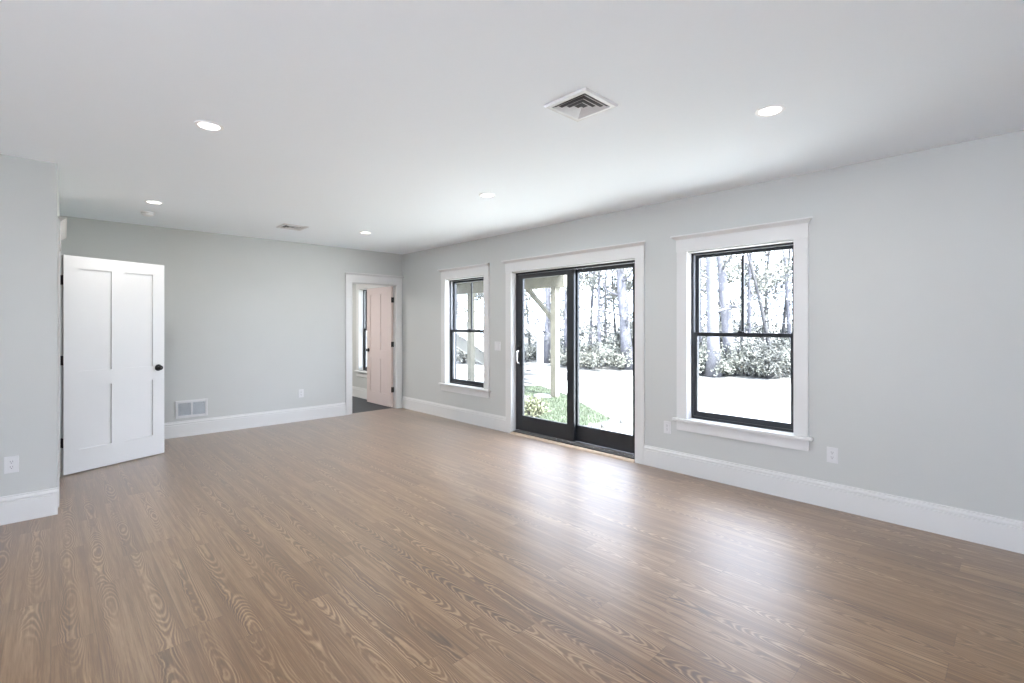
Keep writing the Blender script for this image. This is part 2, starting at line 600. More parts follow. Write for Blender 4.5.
# ------------------------------------------------------------------ casings around openings (white, flat stock with a crown on the head)
def casing(name, to_world, a, c, z0, z1, label, stool=None, t=0.02, w=0.104, ear=0.03, reveal=0.0, jamb=0.071):
    """to_world(u along the wall, d out of the wall, z)"""
    def bx(mb, u0, u1, d0, d1, za, zb):
        vs = [mb.bm.verts.new(to_world(u, d, z)) for u in (u0, u1) for d in (d0, d1) for z in (za, zb)]
        for f in ((0, 1, 3, 2), (4, 6, 7, 5), (0, 4, 5, 1), (2, 3, 7, 6), (0, 2, 6, 4), (1, 5, 7, 3)):
            mb.bm.faces.new([vs[i] for i in f])
    root = thing(name, label, 'door trim' if stool is None else 'window trim', to_world((a + c) / 2, 0, z0), kind='structure')
    for (u0, u1) in ((a - w, a), (c, c + w)):
        mb = MB()
        bx(mb, u0, u1, 0, t, z0, z1 + 0.012)
        mb.build('side_casing', TRIM, root, bevel=0.0015)
    mb = MB()
    bx(mb, a - w - 0.004, c + w + 0.004, 0, t + 0.004, z1 + 0.012, z1 + 0.124)
    mb.build('head_casing', TRIM, root, bevel=0.0015)
    # crown moulding
    prof = [(0, 0), (t + 0.007, 0), (t + 0.009, 0.005), (t + 0.014, 0.008), (t + 0.024, 0.016), (t + 0.036, 0.026), (t + 0.044, 0.029), (t + 0.044, 0.040), (0, 0.040)]
    mb = MB()
    zc = z1 + 0.124
    ends = []
    for u, s in ((a - w - 0.004, -1), (c + w + 0.004, 1)):
        ends.append([mb.bm.verts.new(to_world(u + s * max(0, (d - t - 0.004)) * (1 if ear else 0), d, zc + z)) for d, z in prof])
    n = len(prof)
    mb.bm.faces.new(ends[0])
    mb.bm.faces.new(ends[1][::-1])
    for i in range(n):
        mb.bm.faces.new((ends[0][i], ends[1][i], ends[1][(i + 1) % n], ends[0][(i + 1) % n]))
    mb.build('crown', TRIM, root)
    # jamb boards lining the opening
    if jamb:
        mb = MB()
        bx(mb, a, a + 0.001, -jamb, 0.0, z0, z1)
        mb.build('jamb', TRIM, root)
        mb = MB()
        bx(mb, c - 0.001, c, -jamb, 0.0, z0, z1)
        mb.build('jamb', TRIM, root)
        mb = MB()
        bx(mb, a, c, -jamb, 0.0, z1 - 0.001, z1)
        mb.build('head_jamb', TRIM, root)
    if stool is not None:
        mb = MB()
        bx(mb, a - w - 0.032, c + w + 0.032, 0.0, t + 0.032, z0 - 0.025, z0)
        bx(mb, a, c, -jamb - 0.01, 0.0, z0 - 0.025, z0)
        bmesh.ops.remove_doubles(mb.bm, verts=mb.bm.verts[:], dist=1e-5)
        mb.build('stool', TRIM, root, bevel=0.004)
        mb = MB()
        bx(mb, a - w, c + w, 0, t, z0 - 0.115, z0 - 0.025)
        mb.build('apron', TRIM, root, bevel=0.0015)
    return root


right_tw = lambda u, d, z: Vector((XR - d, u, z))
back_tw = lambda u, d, z: Vector((u, YB - d, z))
side_tw = lambda u, d, z: MS @ Vector((d, u, z))
casing('trim_1', right_tw, WY[0] - WIN_W / 2, WY[0] + WIN_W / 2, WIN_Z0 + 0.003, WIN_Z1, 'white casing with sill around the large near window', stool=True)
casing('trim_2', right_tw, WY[1] - WIN_W / 2, WY[1] + WIN_W / 2, WIN_Z0 + 0.003, WIN_Z1, 'white casing with sill around the narrow-looking far window', stool=True)
casing('trim_3', right_tw, SL0, SL1, 0, 2.105, 'white casing around the black sliding door')
casing('trim_4', back_tw, BD0, BD1, 0, BDZ, 'white casing around the far doorway with the pink-tinted door', jamb=0.12, ear=0.03)
casing('trim_5', side_tw, DS0, DS1, 0, DSZ, 'white casing edge beside the hinges of the open white door', t=0.011, w=0.095, jamb=0.12)
casing('trim_6', right_tw, WY_FAR - WIN_W / 2, WY_FAR + WIN_W / 2, WIN_Z0 + 0.003, WIN_Z1, 'white casing with sill seen through the far doorway', stool=True)

# ------------------------------------------------------------------ double-hung windows
def double_hung(name, yc, label):
    a, c = yc - WIN_W / 2, yc + WIN_W / 2
    z0, z1 = WIN_Z0, WIN_Z1
    root = thing(name, label, 'window', (XR, yc, z0), kind='structure')
    xf = 4.459

    def ring(mb, x0, x1, ya, yb, za, zb, side, top, bot):
        mb.box(x0, x1, ya, ya + side, za, zb)
        mb.box(x0, x1, yb - side, yb, za, zb)
        mb.box(x0, x1, ya + side, yb - side, zb - top, zb)
        mb.box(x0, x1, ya + side, yb - side, za, za + bot)
        return mb
    fr = ring(MB(), xf, xf + 0.014, a + 0.001, c - 0.001, z0 + 0.003, z1 - 0.001, 0.020, 0.016, 0.022)
    ring(fr, 4.548, XO + 0.01, a + 0.001, c - 0.001, z0 + 0.003, z1 - 0.001, 0.024, 0.024, 0.022)
    fr.build('window_frame', BLACK, root)
    ln = ring(MB(), xf + 0.014, 4.548, a + 0.001, c - 0.001, z0 + 0.003, z1 - 0.001, 0.015, 0.015, 0.018)
    tag(ln.build('sash_track', LINER, root), 'light grey side track')
    zm = 1.330
    # lower sash, inner track
    ya, yb = a + 0.018, c - 0.018
    ls = ring(MB(), 4.472, 4.502, ya, yb, z0 + 0.022, zm + 0.020, 0.034, 0.036, 0.050)
    lo = ls.build('lower_sash', BLACK, root, bevel=0.002)
    MB().box(4.485, 4.490, ya + 0.03, yb - 0.03, z0 + 0.07, zm - 0.014).build('pane', GLASS, lo)
    # upper sash, outer track
    us = ring(MB(), 4.510, 4.540, ya, yb, zm - 0.018, z1 - 0.018, 0.034, 0.028, 0.034)
    up = us.build('upper_sash', BLACK, root, bevel=0.002)
    MB().box(4.522, 4.527, ya + 0.03, yb - 0.03, zm + 0.014, z1 - 0.044).build('pane', GLASS, up)
    MB().box(4.515, 4.534, yc - 0.011, yc + 0.011, zm + 0.016, z1 - 0.054).build('muntin', BLACK, up, bevel=0.003)
    lk = MB()
    lk.box(4.476, 4.500, yc - 0.03, yc + 0.03, zm + 0.020, zm + 0.027)
    lk.box(4.480, 4.494, yc - 0.008, yc + 0.030, zm + 0.027, zm + 0.034)
    lk.build('sash_lock', HW_BLACK, lo)
    return root


double_hung('window_1', WY[0], 'large near black double-hung window with split upper sash')
double_hung('window_2', WY[1], 'black double-hung window between the sliding door and the far corner')
double_hung('window_3', WY_FAR, 'black double-hung window glimpsed through the far doorway')

# ------------------------------------------------------------------ sliding glass door
def sliding_door():
    root = thing('door_1', 'black two-panel sliding glass door opening onto the yard', 'door', (XR, (SL0 + SL1) / 2, 0), kind='structure')
    xf = 4.457
    fr = MB()
    fr.box(xf, XO + 0.01, SL0 + 0.001, SL0 + 0.030, 0.045, 2.104)
    fr.box(xf, XO + 0.01, SL1 - 0.030, SL1 - 0.001, 0.045, 2.104)
    fr.box(xf, xf + 0.010, SL0 + 0.030, SL1 - 0.030, 2.082, 2.104)
    fr.box(xf + 0.010, XO + 0.01, SL0 + 0.030, SL1 - 0.030, 2.090, 2.104)
    fr.build('door_frame', BLACK, root)
    tk = MB()
    tk.box(xf - 0.055, XO + 0.02, SL0 + 0.001, SL1 - 0.001, 0.0, 0.030)
    tk.build('sill', BLACK, root)
    tr = MB()
    tr.box(4.448, 4.456, SL0 + 0.002, SL1 - 0.002, 0.030, 0.044)
    tr.box(4.503, 4.507, SL0 + 0.032, SL1 - 0.032, 0.030, 0.044)
    tag(tr.build('sill_track', NICKEL, root), 'silver rail along the sill')
    MB().box(xf + 0.012, xf + 0.020, SL0 + 0.03, SL1 - 0.03, 2.078, 2.0895).build('head_track', LINER, root)

    def panel(name, x0, x1, ya, yb, z0, z1, st, top, bot):
        mb = MB()
        mb.box(x0, x1, ya, ya + st, z0, z1)
        mb.box(x0, x1, yb - st, yb, z0, z1)
        mb.box(x0, x1, ya + st, yb - st, z1 - top, z1)
        mb.box(x0, x1, ya + st, yb - st, z0, z0 + bot)
        p = mb.build(name, BLACK, root, bevel=0.003)
        xm = (x0 + x1) / 2
        MB().box(xm - 0.004, xm + 0.004, ya + st - 0.006, yb - st + 0.006, z0 + bot - 0.006, z1 - top + 0.006).build('pane', GLASS, p)
        return p
    lp = panel('sliding_panel', 4.462, 4.498, 3.637, SL1 - 0.018, 0.046, 2.078, 0.106, 0.056, 0.192)
    panel('fixed_panel', 4.512, 4.548, SL0 + 0.018, 3.720, 0.046, 2.082, 0.100, 0.046, 0.190)
    # pull handle with lock above it
    yh = SL1 - 0.075
    pts = [(4.462, yh, 1.085), (4.430, yh, 1.083), (4.412, yh, 1.070), (4.406, yh, 1.040), (4.406, yh, 0.965), (4.412, yh, 0.935), (4.430, yh, 0.922), (4.462, yh, 0.920)]
    tag(MB().tube(pts, 0.010, 10).build('pull_handle', NICKEL, lp, smooth=True), 'silver D-shaped pull handle')
    MB().box(4.455, 4.463, yh - 0.022, yh + 0.022, 0.885, 1.215).build('handle_plate', HW_BLACK, lp, bevel=0.002)
    lk = MB().lathe([(0, 0.0), (0.016, 0.0), (0.016, 0.012), (0.011, 0.016), (0, 0.016)], Matrix.Translation((4.456, yh, 1.16)) @ Matrix.Rotation(-math.pi / 2, 4, 'Y'), 16)
    lk.box(4.432, 4.444, yh - 0.006, yh + 0.006, 1.135, 1.185)
    lk.build('thumb_lock', HW_BLACK, lp)
    pts = [(4.498, yh - 0.02, 1.085), (4.535, yh - 0.02, 1.078), (4.552, yh - 0.02, 1.04), (4.552, yh - 0.02, 0.965), (4.535, yh - 0.02, 0.928), (4.498, yh - 0.02, 0.92)]
    MB().tube(pts, 0.009, 8).build('outer_handle', HW_BLACK, lp, smooth=True)


sliding_door()
th = MB()
th.sweep([(0, 0), (0.048, 0), (0.046, 0.010), (0.034, 0.020), (0, 0.022)], (XR + 0.012, SL0 + 0.002, 0), (XR + 0.012, SL1 - 0.002, 0), (-1, 0, 0))
tag(th.build('threshold', THRESH), 'thin oak threshold strip before the black sliding door', 'threshold', kind='structure')

# ------------------------------------------------------------------ panelled doors
def panel_door(name, hinge, ang, width, height, thick, m, label, hand_z, knob='knob', flip=1, z0=0.012):
    """leaf in a local frame: x along the leaf from the hinge edge, y through it (front face y = 0), z up"""
    M = T(hinge[0], hinge[1], 0) @ Matrix.Rotation(ang, 4, 'Z')
    root = thing(name, label, 'door', (hinge[0], hinge[1], 0), kind='structure')
    st, top, lock, bot, mid = 0.118, 0.118, 0.15, 0.215, 0.115
    zl = z0 + 0.815                   # bottom of the lock rail
    t = thick * flip
    y0, y1 = min(0, t), max(0, t)
    z1 = z0 + height
    lf = MB()
    xm0, xm1 = width / 2 - mid / 2, width / 2 + mid / 2
    lf.box(0, st, y0, y1, z0, z1, M)
    lf.box(width - st, width, y0, y1, z0, z1, M)
    lf.box(st, width - st, y0, y1, z0, z0 + bot, M)
    lf.box(st, width - st, y0, y1, zl, zl + lock, M)
    lf.box(st, width - st, y0, y1, z1 - top, z1, M)
    lf.box(xm0, xm1, y0, y1, z0 + bot, zl, M)
    lf.box(xm0, xm1, y0, y1, zl + lock, z1 - top, M)
    leaf = lf.build('leaf', m, root)
    r = 0.011
    for (xa, xb) in ((st, xm0), (xm1, width - st)):
        for (za, zb) in ((z0 + bot, zl), (zl + lock, z1 - top)):
            p = MB()
            p.box(xa - 0.003, xb + 0.003, y0 + r, y1 - r, za - 0.003, zb + 0.003, M)
            p.build('panel', m, root)
    # hinges on the hinge edge
    for hz in (z0 + 0.30, z0 + height * 0.52, z0 + height - 0.235):
        hg = MB()
        hg.tube([M @ Vector((-0.007, y1 + 0.005 if flip > 0 else y0 - 0.005, hz - 0.045)), M @ Vector((-0.007, y1 + 0.005 if flip > 0 else y0 - 0.005, hz + 0.045))], 0.0075, 10)
        hg.box(-0.003, 0.0, y0 + 0.003, y1 + 0.003, hz - 0.045, hz + 0.045, M)
        hg.build('hinge', HW_BLACK, root)
    # knob and rose, both faces
    xk, zk = width - 0.062, hand_z
    fr = M @ T(xk, 0, zk) @ Matrix.Rotation(math.pi / 2 * flip, 4, 'X')
    kb = MB()
    kb.lathe([(0, 0), (0.036, 0), (0.036, 0.004), (0.031, 0.009), (0.012, 0.011), (0.010, 0.022), (0.015, 0.027), (0.023, 0.032), (0.026, 0.040), (0.023, 0.048), (0.014, 0.053), (0, 0.055)], fr, 24)
    tag(kb.build('knob', HW_BLACK, root, smooth=True), 'round black knob')
    fr = M @ T(xk, t, zk) @ Matrix.Rotation(-math.pi / 2 * flip, 4, 'X')
    kb = MB()
    kb.lathe([(0, 0), (0.036, 0), (0.036, 0.004), (0.031, 0.009), (0.012, 0.011), (0.010, 0.022), (0.015, 0.027), (0.023, 0.032), (0.026, 0.040), (0.023, 0.048), (0.014, 0.053), (0, 0.055)], fr, 24)
    kb.build('knob', HW_BLACK, root, smooth=True)
    return root


DHX, DHY = 0.087, 6.182
panel_door('door_2', (DHX, DHY), math.atan2(6.53 - 6.182, 0.909 - 0.087), 0.893, 2.066, 0.035, DOORW,
           'white four-panel door standing open at the left', 0.955, flip=1)
panel_door('door_3', (4.215, 7.425), math.radians(90), 0.88, 2.072, 0.035, DOORW_WARM,
           'four-panel door open in the far doorway, warm light put into its pink colour', 0.965, flip=-1)

# ------------------------------------------------------------------ wall plates
def outlet(label, to_world, u, z, gang=1, switch=False):
    w, h = (0.075 if gang == 1 else 0.118), 0.120
    name = 'light_switch' if switch else 'wall_outlet'
    root = thing(name, label, 'light switch' if switch else 'outlet', to_world(u, 0, z), None if switch else 'wall outlets')

    def bx(mb, u0, u1, d0, d1, za, zb):
        vs = [mb.bm.verts.new(to_world(p, d, q)) for p in (u0, u1) for d in (d0, d1) for q in (za, zb)]
        for f in ((0, 1, 3, 2), (4, 6, 7, 5), (0, 4, 5, 1), (2, 3, 7, 6), (0, 2, 6, 4), (1, 5, 7, 3)):
            mb.bm.faces.new([vs[i] for i in f])
        return mb
    bx(MB(), u - w / 2, u + w / 2, 0, 0.006, z - h / 2, z + h / 2).build('cover_plate', PLATE, root, bevel=0.002)
    if switch:
        for s in (-0.023, 0.023):
            bx(MB(), u + s - 0.016, u + s + 0.016, 0.006, 0.010, z - 0.033, z + 0.033).build('rocker', PLATE, root, bevel=0.001)
        return root
    rc = bx(MB(), u - 0.017, u + 0.017, 0.006, 0.0085, z - 0.034, z + 0.034).build('receptacle', PLATE, root, bevel=0.001)
    for dz in (-0.019, 0.019):
        sl = MB()
        bx(sl, u - 0.0075, u - 0.0050, 0.0085, 0.0090, z + dz - 0.001, z + dz + 0.009)
        bx(sl, u + 0.0050, u + 0.0075, 0.0085, 0.0090, z + dz - 0.001, z + dz + 0.009)
        bx(sl, u - 0.0025, u + 0.0025, 0.0085, 0.0090, z + dz - 0.010, z + dz - 0.005)
        sl.build('socket_slot', SLOT, rc)
    return root


left_tw = lambda u, d, z: Vector((u, YL - d, z))
outlet('white outlet on the wall end at the left edge', left_tw, -0.204, 0.418)
outlet('white outlet low on the back wall left of the far doorway', back_tw, 2.685, 0.408)
outlet('white outlet between the sliding door and the near window', right_tw, 2.40, 0.416)
outlet('white outlet right of and below the near window', right_tw, 1.013, 0.413)
outlet('white double light switch between far window and sliding door', right_tw, 4.895, 1.135, gang=2, switch=True)

# ------------------------------------------------------------------ return grille on the back wall
def return_grille():
    x0, x1, z0, z1 = 1.137, 1.490, 0.237, 0.458
    root = thing('wall_grille', 'white two-section return air grille low on the back wall', 'vent', ((x0 + x1) / 2, YB, z0))
    fr = MB()
    b, t = 0.030, 0.012
    xm = (x0 + x1) / 2
    fr.box(x0, x0 + b, YB - t, YB, z0, z1)
    fr.box(x1 - b, x1, YB - t, YB, z0, z1)
    fr.box(x0 + b, x1 - b, YB - t, YB, z1 - b, z1)
    fr.box(x0 + b, x1 - b, YB - t, YB, z0, z0 + b)
    fr.box(xm - 0.010, xm + 0.010, YB - t, YB, z0 + b, z1 - b)
    fr.build('grille_frame', PLATE, root, bevel=0.002)
    MB().box(x0 + b, x1 - b, YB - 0.0015, YB - 0.0005, z0 + b, z1 - b).build('duct_opening', SLOT, root)
    for (xa, xb) in ((x0 + b, xm - 0.010), (xm + 0.010, x1 - b)):
        lv = MB()
        n = 13
        for k in range(n):
            zc = z0 + b + (k + 0.5) * (z1 - z0 - 2 * b) / n
            M = T(0, YB - 0.006, zc) @ Matrix.Rotation(math.radians(42), 4, 'X')
            lv.box(xa, xb, -0.0058, 0.0058, -0.0009, 0.0009, M)
        lv.build('louvre_bank', LINER, root)


return_grille()

# ------------------------------------------------------------------ ceiling fixtures
def ceiling_vent(name, x, y, s, label):
    root = thing(name, label, 'ceiling vent', (x, y, HC), 'square ceiling vents')

    def ringq(mb, r0, z0, r1, z1):
        a = [mb.bm.verts.new((x + sx * r0, y + sy * r0, z0)) for sx, sy in ((-1, -1), (1, -1), (1, 1), (-1, 1))]
        b = [mb.bm.verts.new((x + sx * r1, y + sy * r1, z1)) for sx, sy in ((-1, -1), (1, -1), (1, 1), (-1, 1))]
        for k in range(4):
            mb.bm.faces.new((a[k], a[(k + 1) % 4], b[(k + 1) % 4], b[k]))
    h = s / 2
    fr = MB()
    ringq(fr, h, HC, h, HC - 0.004)
    ringq(fr, h, HC - 0.004, h - 0.006, HC - 0.012)
    ringq(fr, h - 0.006, HC - 0.012, h - 0.030, HC - 0.012)
    ringq(fr, h - 0.030, HC - 0.012, h - 0.030, HC - 0.002)
    fr.build('vent_frame', VENTW, root)
    MB().box(x - h + 0.03, x + h - 0.03, y - h + 0.03, y + h - 0.03, HC - 0.0015, HC - 0.0005).build('duct_opening', DUCT, root)
    r = h - 0.036
    for k in range(3):
        lv = MB()
        ringq(lv, r, HC - 0.016, r - 0.019, HC - 0.005)
        ringq(lv, r - 0.0015, HC - 0.0165, r - 0.0205, HC - 0.0055)
        ringq(lv, r, HC - 0.016, r - 0.0015, HC - 0.0165)
        lv.build('louvre_ring', VENTW, root, fix=True)
        r -= 0.030
    ct = MB()
    ringq(ct, r, HC - 0.022, r * 0.4, HC - 0.014)
    ct.quad(*[(x + sx * r * 0.4, y + sy * r * 0.4, HC - 0.014) for sx, sy in ((-1, -1), (1, -1), (1, 1), (-1, 1))])
    ct.build('centre_cap', VENTW, root)
    return root


ceiling_vent('ceiling_vent', 2.121, 1.677, 0.288, 'white square stepped ceiling vent nearest the viewer')
ceiling_vent('ceiling_vent', 2.165, 6.215, 0.290, 'white square ceiling vent far back near the back wall')


def recessed_light(x, y, label):
    root = thing('recessed_light', label, 'ceiling light', (x, y, HC), 'recessed ceiling lights')
    MB().lathe([(0.076, 0), (0.076, -0.003), (0.072, -0.006), (0.060, -0.007), (0.056, -0.004), (0.056, 0)], T(x, y, HC), 32).build('trim_ring', RING, root, smooth=False)
    tag(MB().lathe([(0.056, -0.0035), (0.03, -0.0050), (0, -0.0055)], T(x, y, HC), 32).build('lens', LENS, root, smooth=True), 'glowing white lens')
    ld = bpy.data.lights.new('lamp', 'AREA')
    ld.shape = 'DISK'
    ld.size = 0.10
    ld.energy = DOWNLIGHT_W
    ld.color = (1.0, 0.985, 0.965)
    lo = bpy.data.objects.new('lamp', ld)
    COL.objects.link(lo)
    lo.location = (x, y, HC - 0.012)
    lo.parent = root
    lo.matrix_parent_inverse = chain(root).inverted()
    return root


recessed_light(0.699, 3.412, 'lit recessed light at the left, nearer of the two there')
recessed_light(2.950, 0.983, 'lit recessed light at the upper right, nearest of all')
recessed_light(0.738, 5.902, 'lit recessed light at the far left beside the smoke detector')
recessed_light(2.951, 3.442, 'lit recessed light in the middle above the sliding door side')
recessed_light(2.992, 5.935, 'lit recessed light at the back near the far doorway')

# unseen lamp added to brighten the room beyond the pink-tinted door
ld = bpy.data.lights.new('far_room_fill', 'AREA')
ld.shape = 'DISK'
ld.size = 0.25
ld.energy = 75.0
ld.color = (1.0, 0.95, 0.9)
lo = bpy.data.objects.new('far_room_fill', ld)
COL.objects.link(lo)
lo.location = (2.6, 9.0, HC - 0.02)

sm = thing('smoke_detector', 'white smoke detector on the ceiling beside the far left light', 'smoke detector', (0.756, 6.50, HC))
MB().lathe([(0.062, 0), (0.062, -0.010), (0, -0.010)], T(0.756, 6.50, HC), 28).build('mounting_base', RING, sm)
MB().lathe([(0.056, -0.010), (0.057, -0.014), (0.050, -0.032), (0.036, -0.038), (0, -0.039)], T(0.756, 6.50, HC), 28).build('cover', RING, sm, smooth=True)
MB().lathe([(0.0585, -0.011), (0.0585, -0.013)], T(0.756, 6.50, HC), 28).build('sensing_gap', SLOT, sm)

# ================================================================== OUTDOORS
GZ = -0.10
gr = MB()
gr.quad((XO, -30, GZ), (60, -30, GZ), (60, 45, GZ), (XO, 45, GZ))
tag(gr.build('lawn', LAWN, fix=False), 'sun-bleached lawn outside the windows', 'lawn', kind='structure')

gc = MB()  # unseen ground added as a reflector for the ceiling
gc.quad((-40, -30, GZ - 0.06), (XO, -30, GZ - 0.06), (XO, 45, GZ - 0.06), (-40, 45, GZ - 0.06))
tag(gc.build('ground_bounce', BOUNCE, fix=False), 'unseen pale ground added to bounce daylight up to the ceiling', 'ground', kind='structure')

# woods floor behind the lawn edge
EDGE_A, EDGE_B = Vector((11.9, 11.9, 0)), Vector((13.8, 4.2, 0))
wd = MB()
e_dir = (EDGE_B - EDGE_A).normalized()
e_out = Vector((-e_dir.y, e_dir.x, 0))
if e_out.x < 0:
    e_out = -e_out
P = [EDGE_A - e_dir * 10, EDGE_B + e_dir * 22]
random.seed(3)
pts_near, pts_far = [], []
for k in range(61):
    q = P[0].lerp(P[1], k / 60) + e_out * (random.uniform(-0.12, 0.12))
    pts_near.append(wd.bm.verts.new((q.x, q.y, GZ + 0.004)))
    r = q + e_out * 34
    pts_far.append(wd.bm.verts.new((r.x, r.y, GZ + 1.9)))
for k in range(60):
    wd.bm.faces.new((pts_near[k], pts_near[k + 1], pts_far[k + 1], pts_far[k]))
tag(wd.build('ground_woods', LITTER), 'leaf-littered woods floor beyond the lawn', 'ground', kind='structure')

# green turf between house and deck
TURF = [(5.42, 4.40), (6.46, 4.40), (7.10, 5.35), (8.25, 7.00), (8.90, 8.35), (7.90, 8.95), (6.70, 7.75), (5.95, 6.00)]


def inside(p, poly):
    r = False
    for (x0, y0), (x1, y1) in zip(poly, poly[1:] + poly[:1]):
        if (y0 > p[1]) != (y1 > p[1]) and p[0] < (x1 - x0) * (p[1] - y0) / (y1 - y0) + x0:
            r = not r
    return r


random.seed(5)
tf = MB()
vs = [tf.bm.verts.new((x, y, GZ + 0.006)) for x, y in TURF]
tf.bm.faces.new(vs)
k = 0
while k < 9000:
    x, y = random.uniform(5.3, 9.0), random.uniform(4.3, 9.0)
    if not inside((x, y), TURF):
        continue
    k += 1
    a = random.uniform(0, 6.283)
    h = random.uniform(0.025, 0.06)
    w = 0.006
    dx, dy = math.cos(a) * w, math.sin(a) * w
    lx, ly = random.uniform(-0.02, 0.02), random.uniform(-0.02, 0.02)
    tf.bm.faces.new([tf.bm.verts.new(q) for q in ((x - dx, y - dy, GZ), (x + dx, y + dy, GZ), (x + lx, y + ly, GZ + h))])
tag(tf.build('grass', GRASS, fix=False), 'patch of short green grass outside the sliding door', 'grass', kind='stuff')

gp = MB()
gp.box(XO, 5.36, 1.2, 9.4, GZ - 0.05, GZ + 0.012)
tag(gp.build('path', GRAVEL), 'pale gravel strip along the house outside the sliding door', 'path', kind='structure')

# edging stones
random.seed(8)


def rough_stone(name, cx, cy, lx, ly, hz, ang, label, cat, group, z=GZ):
    mb = MB()
    M = T(cx, cy, z) @ Matrix.Rotation(ang, 4, 'Z')
    bmesh.ops.create_cube(mb.bm, size=1)
    bmesh.ops.subdivide_edges(mb.bm, edges=mb.bm.edges[:], cuts=3, use_grid_fill=True)
    for v in mb.bm.verts:
        nrm = noise.noise(Vector((v.co.x * 3 + cx * 7, v.co.y * 3 + cy * 7, v.co.z * 3)))
        k = 1 - 0.10 * sum(abs(c) > 0.49 for c in v.co) + 0.06 * nrm
        v.co = M @ Vector((v.co.x * lx * k, v.co.y * ly * k, (v.co.z + 0.5) * hz * (1 + 0.1 * nrm) - 0.015))
    return tag(mb.build(name, STONE, smooth=True), label, cat, group)


for k in range(5):
    rough_stone('edging_stone', 5.52 + k * 0.235, 4.30 + 0.012 * math.sin(k * 2.3), 0.24, 0.13, 0.085, 0.05 * math.sin(k * 1.7),
                'pale edging stone in the row along the near side of the green grass', 'stone', 'edging stones by the grass')
for k, (px, py) in enumerate([(6.45, 7.20), (6.98, 7.12), (7.52, 6.98)]):
    rough_stone('stepping_stone', px, py, 0.50, 0.42, 0.06, 0.2 + 0.3 * k,
                'flat bluish stepping stone crossing the green grass', 'stone', 'stepping stones in the grass')

# ------------------------------------------------------------------ deck
def deck():
    root = thing('deck', 'raised lumber deck on posts outside the far window', 'deck', (6.5, 8.2, GZ))
    y0, y1 = 6.50, 10.30
    bx = 7.70
    # boards
    bd = MB()
    k = 0
    x = XO + 0.03
    while x < 8.05:
        bd.box(x, x + 0.135, y0, y1, 2.66, 2.69)
        x += 0.141
    bd.build('deck_boards', DECKW, root)
    for k in range(9):
        y = y0 + 0.02 + k * (y1 - y0 - 0.08) / 8
        MB().box(XO + 0.06, 8.02, y, y + 0.04, 2.475, 2.66).build('joist', DECKW, root)
    MB().box(8.02, 8.06, y0, y1, 2.475, 2.66).build('rim_joist', DECKW, root)
    MB().box(bx - 0.07, bx + 0.07, y0 - 0.02, y1, 2.215, 2.475).build('beam', DECKW, root)
    MB().box(XO + 0.012, XO + 0.055, y0, y1, 2.475, 2.66).build('ledger', DECKW, root)
    for y in (6.78, 9.60):
        MB().box(bx - 0.070, bx + 0.070, y - 0.070, y + 0.070, GZ, 2.215).build('post', DECKW, root, bevel=0.006)
    for (ya, yb) in ((6.85, 7.58),):
        M = None
        br = MB()
        s = 1 if yb > ya else -1
        p0, p1 = Vector((bx, ya, 1.55)), Vector((bx, yb, 2.215))
        d = (p1 - p0).normalized()
        n = Vector((0, -d.z, d.y))
        w = 0.045
        prof = []
        for q, sg in ((p0, -1), (p0, 1), (p1, 1), (p1, -1)):
            # ends cut flush: vertical at the post, level at the beam
            if q is p0:
                t = (n * w * sg)
                k2 = -(t.y) / d.y
                prof.append(q + t + d * k2)
            else:
                t = (n * w * sg)
                k2 = -(t.z) / d.z
                prof.append(q + t + d * k2)
        a = [br.bm.verts.new(p + Vector((-0.04, 0, 0))) for p in prof]
        b = [br.bm.verts.new(p + Vector((0.04, 0, 0))) for p in prof]
        br.bm.faces.new(a)
        br.bm.faces.new(b[::-1])
        for i in range(4):
            br.bm.faces.new((a[i], a[(i + 1) % 4], b[(i + 1) % 4], b[i]))
        br.build('brace', DECKW, root)


deck()


